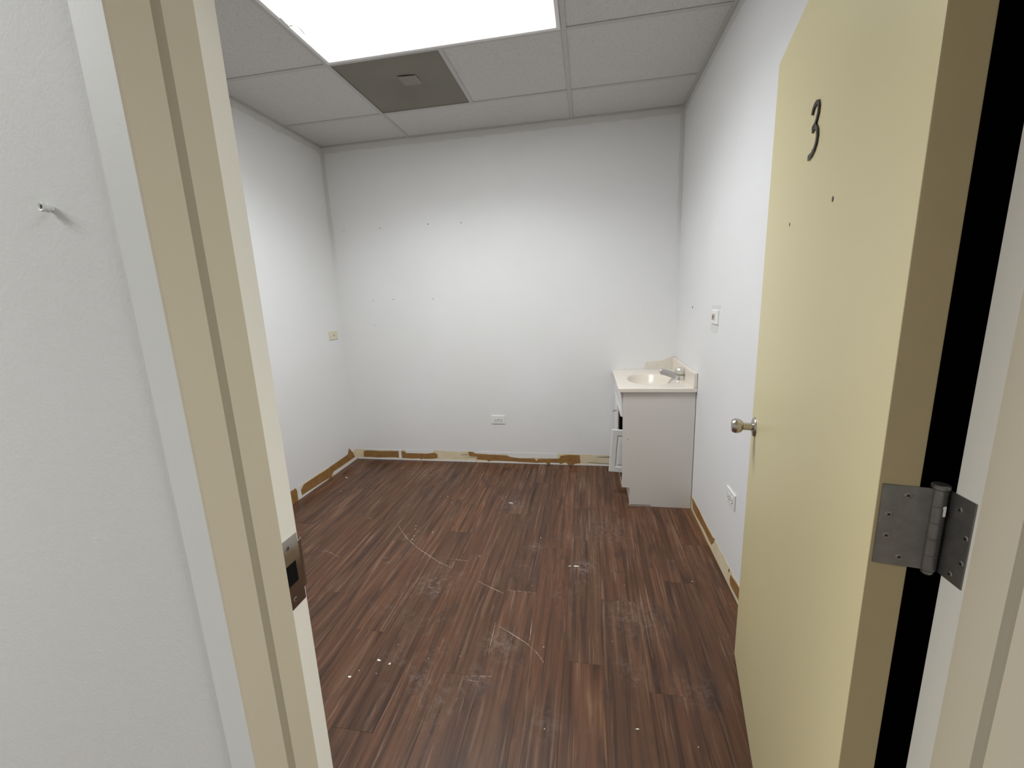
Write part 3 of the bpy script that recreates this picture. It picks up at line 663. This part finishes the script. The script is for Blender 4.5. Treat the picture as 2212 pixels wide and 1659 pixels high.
def raised(name, w_, h_, mt, th=.018, st=.040):
    """raised-panel front: local X width, Z height, face towards -Y, origin at lower left back"""
    def ring(i, y): return [(i, y, i), (w_-i, y, i), (w_-i, y, h_-i), (i, y, h_-i)]
    v = ring(0, 0) + ring(0, -th+.003) + ring(.003, -th) + ring(st, -th) + ring(st+.005, -th+.0035) + ring(st+.008, -th+.0035) + ring(st+.024, -th+.001)
    f = [(3, 2, 1, 0)]
    for q in range(6):
        for i in range(4): f.append((4*q+i, 4*q+(i+1) % 4, 4*q+4+(i+1) % 4, 4*q+4+i))
    f.append((24, 25, 26, 27)); return pyd(name, v, f, mt)
FX = VX - .0128
# closed far door and false drawer front (faces -x)
ROT = Matrix.Rotation(-math.pi/2, 4, 'Z')          # local X -> -y, face (-Y) -> -x
def front(name, y0, y1, z0, z1, st):
    o = raised(name, y1-y0, z1-z0, 'vfront', .012, st); o.data.transform(Matrix.Translation((VX-.0008, y1, z0)) @ ROT); return vch(o)
vd = front('door', 3.0, VY1-.03, .152, .592, .040)
front('false_drawer_front', VY0+.019, VY1-.03, .602, .752, .030)
kb = turned('knob', [(0, .005), (.012, .0045), (.016, .009), (.022, .0105), (.026, .008), (.0268, .002)], (FX+.0006, 3.022, .545), (-1, 0, 0), 'chrome', None, 18)
kb.parent = vd

# loose raised-panel front standing in the open half
o = raised('cabinet_front', .235, .300, 'vfront', .018, .037)
o.location = (.1378, 2.780, .1835); o.rotation_euler = (0, math.radians(3.9), 0)
tag(o, 'white raised-panel cabinet front sticking out of the open vanity', 'cabinet front')

# vanity top with oval basin and backsplash
CX0, CX1, CY0, CY1, CZT = .187, XR-.002, 2.628, YB-.002, .795
vt = tag(empty('washbasin', ((CX0+CX1)/2, (CY0+CY1)/2, CZT)), 'cream moulded washbasin with an oval bowl on the white cabinet', 'washbasin')
ec, er = Vector((.412, 2.930)), (.146, .208)
angs = sorted([2*math.pi*i/72 for i in range(72)] + [math.atan2(y-ec.y, x-ec.x) % (2*math.pi) for x in (CX0+.006, CX1) for y in (CY0+.006, CY1)])
def rect_pt(a_, ins):
    c_, s_ = math.cos(a_), math.sin(a_); ts = []
    if c_ > 1e-9: ts.append((CX1-ec.x)/c_)
    if c_ < -1e-9: ts.append((CX0+ins-ec.x)/c_)
    if s_ > 1e-9: ts.append((CY1-ec.y)/s_)
    if s_ < -1e-9: ts.append((CY0+ins-ec.y)/s_)
    t_ = min(ts); return (ec.x+c_*t_, ec.y+s_*t_)
rings = []
n = len(angs); outer = [rect_pt(a_, .006) for a_ in angs]
def push(p): return (max(CX0, p[0]-.006) if p[0] < CX0+.0061 else p[0], max(CY0, p[1]-.006) if p[1] < CY0+.0061 else p[1])
rings.append([(*push(p), CZT-.026) for p in outer]); rings.append([(*push(p), CZT-.005) for p in outer]); rings.append([(*p, CZT) for p in outer])
for (q, dz) in ((1.06, 0), (1.02, -.0006), (.995, -.003), (.97, -.010), (.92, -.030), (.84, -.058), (.72, -.085), (.55, -.106), (.35, -.118), (.12, -.123)):
    rings.append([(ec.x+er[0]*q*math.cos(a_), ec.y+er[1]*q*math.sin(a_), CZT+dz) for a_ in angs])
v = [p for r_ in rings for p in r_]; f = [(q*n+i, q*n+(i+1) % n, (q+1)*n+(i+1) % n, (q+1)*n+i) for q in range(len(rings)-1) for i in range(n)]
f.append(tuple((len(rings)-1)*n+i for i in range(n)))
o = pyd('basin_slab', v, f, 'marble', None, smooth=True)
try: o.data.set_sharp_from_angle(angle=math.radians(35))
except Exception: pass
def tch(o): o.parent = vt; o.matrix_parent_inverse = Matrix.Translation(vt.location).inverted(); return o
tch(o)
tch(box('backsplash', (XR-.022, CY0, CZT-.001), (XR-.002, CY1, .887), 'marble', bev=.004, seg=2))
tch(turned('drain', [(0, .020), (.002, .020), (.003, .016), (.001, .012)], (ec.x, ec.y, CZT-.1235), (0, 0, 1), 'chrome', None, 24))
tch(turned('overflow_hole', [(-.001, .0065), (.0012, .0065)], (ec.x-er[0]*.945, ec.y+.018, CZT-.019), (.9, 0, .45), 'black', None, 12))

# faucet: chrome base, tapering spout, clear faceted handle
FXX, FYY = .598, 2.902
fa = tag(empty('faucet', (FXX, FYY, CZT)), 'chrome faucet with a clear round handle at the back of the washbasin', 'faucet')
def fch(o): o.parent = fa; o.matrix_parent_inverse = Matrix.Translation(fa.location).inverted(); return o
fch(turned('base', [(0, .0385), (.004, .0385), (.010, .036), (.022, .034), (.030, .033), (.033, .026)], (FXX, FYY, CZT+.0003), (0, 0, 1), 'chrome', None, 32))
v = []
for (x, w_, zl, zh) in ((.585, .024, .002, .040), (.550, .023, .014, .056), (.512, .021, .028, .067), (.484, .019, .038, .073), (.474, .016, .043, .069)):
    for (sy, z) in ((-1, zl), (1, zl), (1, (zl+zh)/2+.004), (.7, zh), (-.7, zh), (-1, (zl+zh)/2+.004)): v.append((x, FYY+sy*w_, CZT+z))
f = [tuple(range(6)), tuple(range(24, 30))] + [(6*q+i, 6*q+(i+1) % 6, 6*q+6+(i+1) % 6, 6*q+6+i) for q in range(4) for i in range(6)]
sp = fch(pyd('spout', v, f, 'spout'))
ae = turned('aerator', [(0, .0125), (.018, .0125), (.019, .0100)], (.492, FYY, CZT+.050), (-.35, 0, -1), 'chrome', None, 20)
ae.parent = sp
fch(turned('handle', [(0, .020), (.006, .031), (.014, .0355), (.032, .0345), (.043, .029), (.046, .020), (.0465, .006)], (FXX+.002, FYY, CZT+.033), (.10, 0, 1), 'acrylic', None, 12, smooth=False))
fch(turned('handle_cap', [(0, .008), (.003, .0075), (.004, .004)], (FXX+.0065, FYY, CZT+.0795), (.10, 0, 1), 'chrome', None, 16))
fch(turned('lift_rod', [(0, .0022), (.050, .0022), (.051, .0045), (.057, .0045), (.058, .002)], (.621, FYY+.045, CZT+.0005), (0, 0, 1), 'chrome', None, 10))

# ------------------------------------------------------------------ paint chips on the floor
def chip(x, y, r, sx=1., sy=1., name='paint_chip', n=7):
    pts = [(r*sx*R.uniform(.55, 1.2)*math.cos(2*math.pi*i/n + .3), r*sy*R.uniform(.55, 1.2)*math.sin(2*math.pi*i/n + .3)) for i in range(n)]
    h = R.uniform(.0008, .0016); v = [(p[0], p[1], 0) for p in pts] + [(p[0]*.9, p[1]*.9, h) for p in pts]
    o = pyd(name, v, [tuple(range(n))[::-1], tuple(range(n, 2*n))] + [(i, (i+1) % n, n+(i+1) % n, n+i) for i in range(n)], 'chip')
    o.location = (x, y, .0001); o.rotation_euler = (0, 0, R.uniform(-.3, .3)); return o
CHIPS = [(-1.0591, 2.2452), (-1.0487, 2.21), (-1.027, 2.1397), (-1.0228, 2.1018), (-.9297, 2.1887), (-.9309, 2.5677), (-.9893, 2.6544), (-1.0429, 2.6463), (-.5824, 1.9853), (-.4925, 2.6174), (-.711, 1.6805), (-.2689, 1.783),
         (-.7666, 1.3599), (-.6172, 1.3111), (-.4969, 1.3382), (-.8628, 1.2228), (-.7902, 1.2198), (.0924, 1.49), (-.1424, 1.1017), (.3277, 1.1126), (-.1778, 1.4252), (-1.6176, 2.5344), (-1.4, 2.3014), (-1.9343, 3.1602), (-1.8282, 2.6576), (.4896, 1.9066), (-.2724, 2.2004), (.1671, 1.8384)]
for (x, y) in CHIPS:
    tag(chip(x, y, R.uniform(.0016, .0027)*(1.25 if y > 1.8 else .8), R.uniform(.7, 1.3), R.uniform(.8, 1.4)), 'tiny white paint chip lying on the dark plank floor', 'paint chip', 'tiny paint chips on the floor')
for (x, y, r, sx, sy, lab) in ((-.8088, 1.2764, .0095, 1.1, .6, 'largest white paint chip on the floor near the door frame'), (-.884, 1.1925, .0085, 1.1, .5, 'curled white paint chip on the floor closest to the door frame'),
                               (-.7597, 1.2675, .0052, .9, 1.0, 'round white paint chip to the right of the largest chip'), (.1516, 1.1431, .0062, 1.1, .35, 'thin white sliver of paint on the floor nearest the open door'),
                               (-1.9288, 2.8979, .013, 1.0, .4, 'flat white paint chip on the floor beside the left wall'), (-.5192, 2.6012, .011, 1.4, .5, 'white paint crumb on the floor ahead of the back wall'),
                               (-.0634, 1.9588, .012, 1.5, .5, 'white plaster crumb in the middle of the floor'), (-.0966, 1.9551, .007, 1.2, .5, 'smaller white plaster crumb beside the crumb in mid floor')):
    tag(chip(x, y, r, sx, sy), lab, 'paint chip')
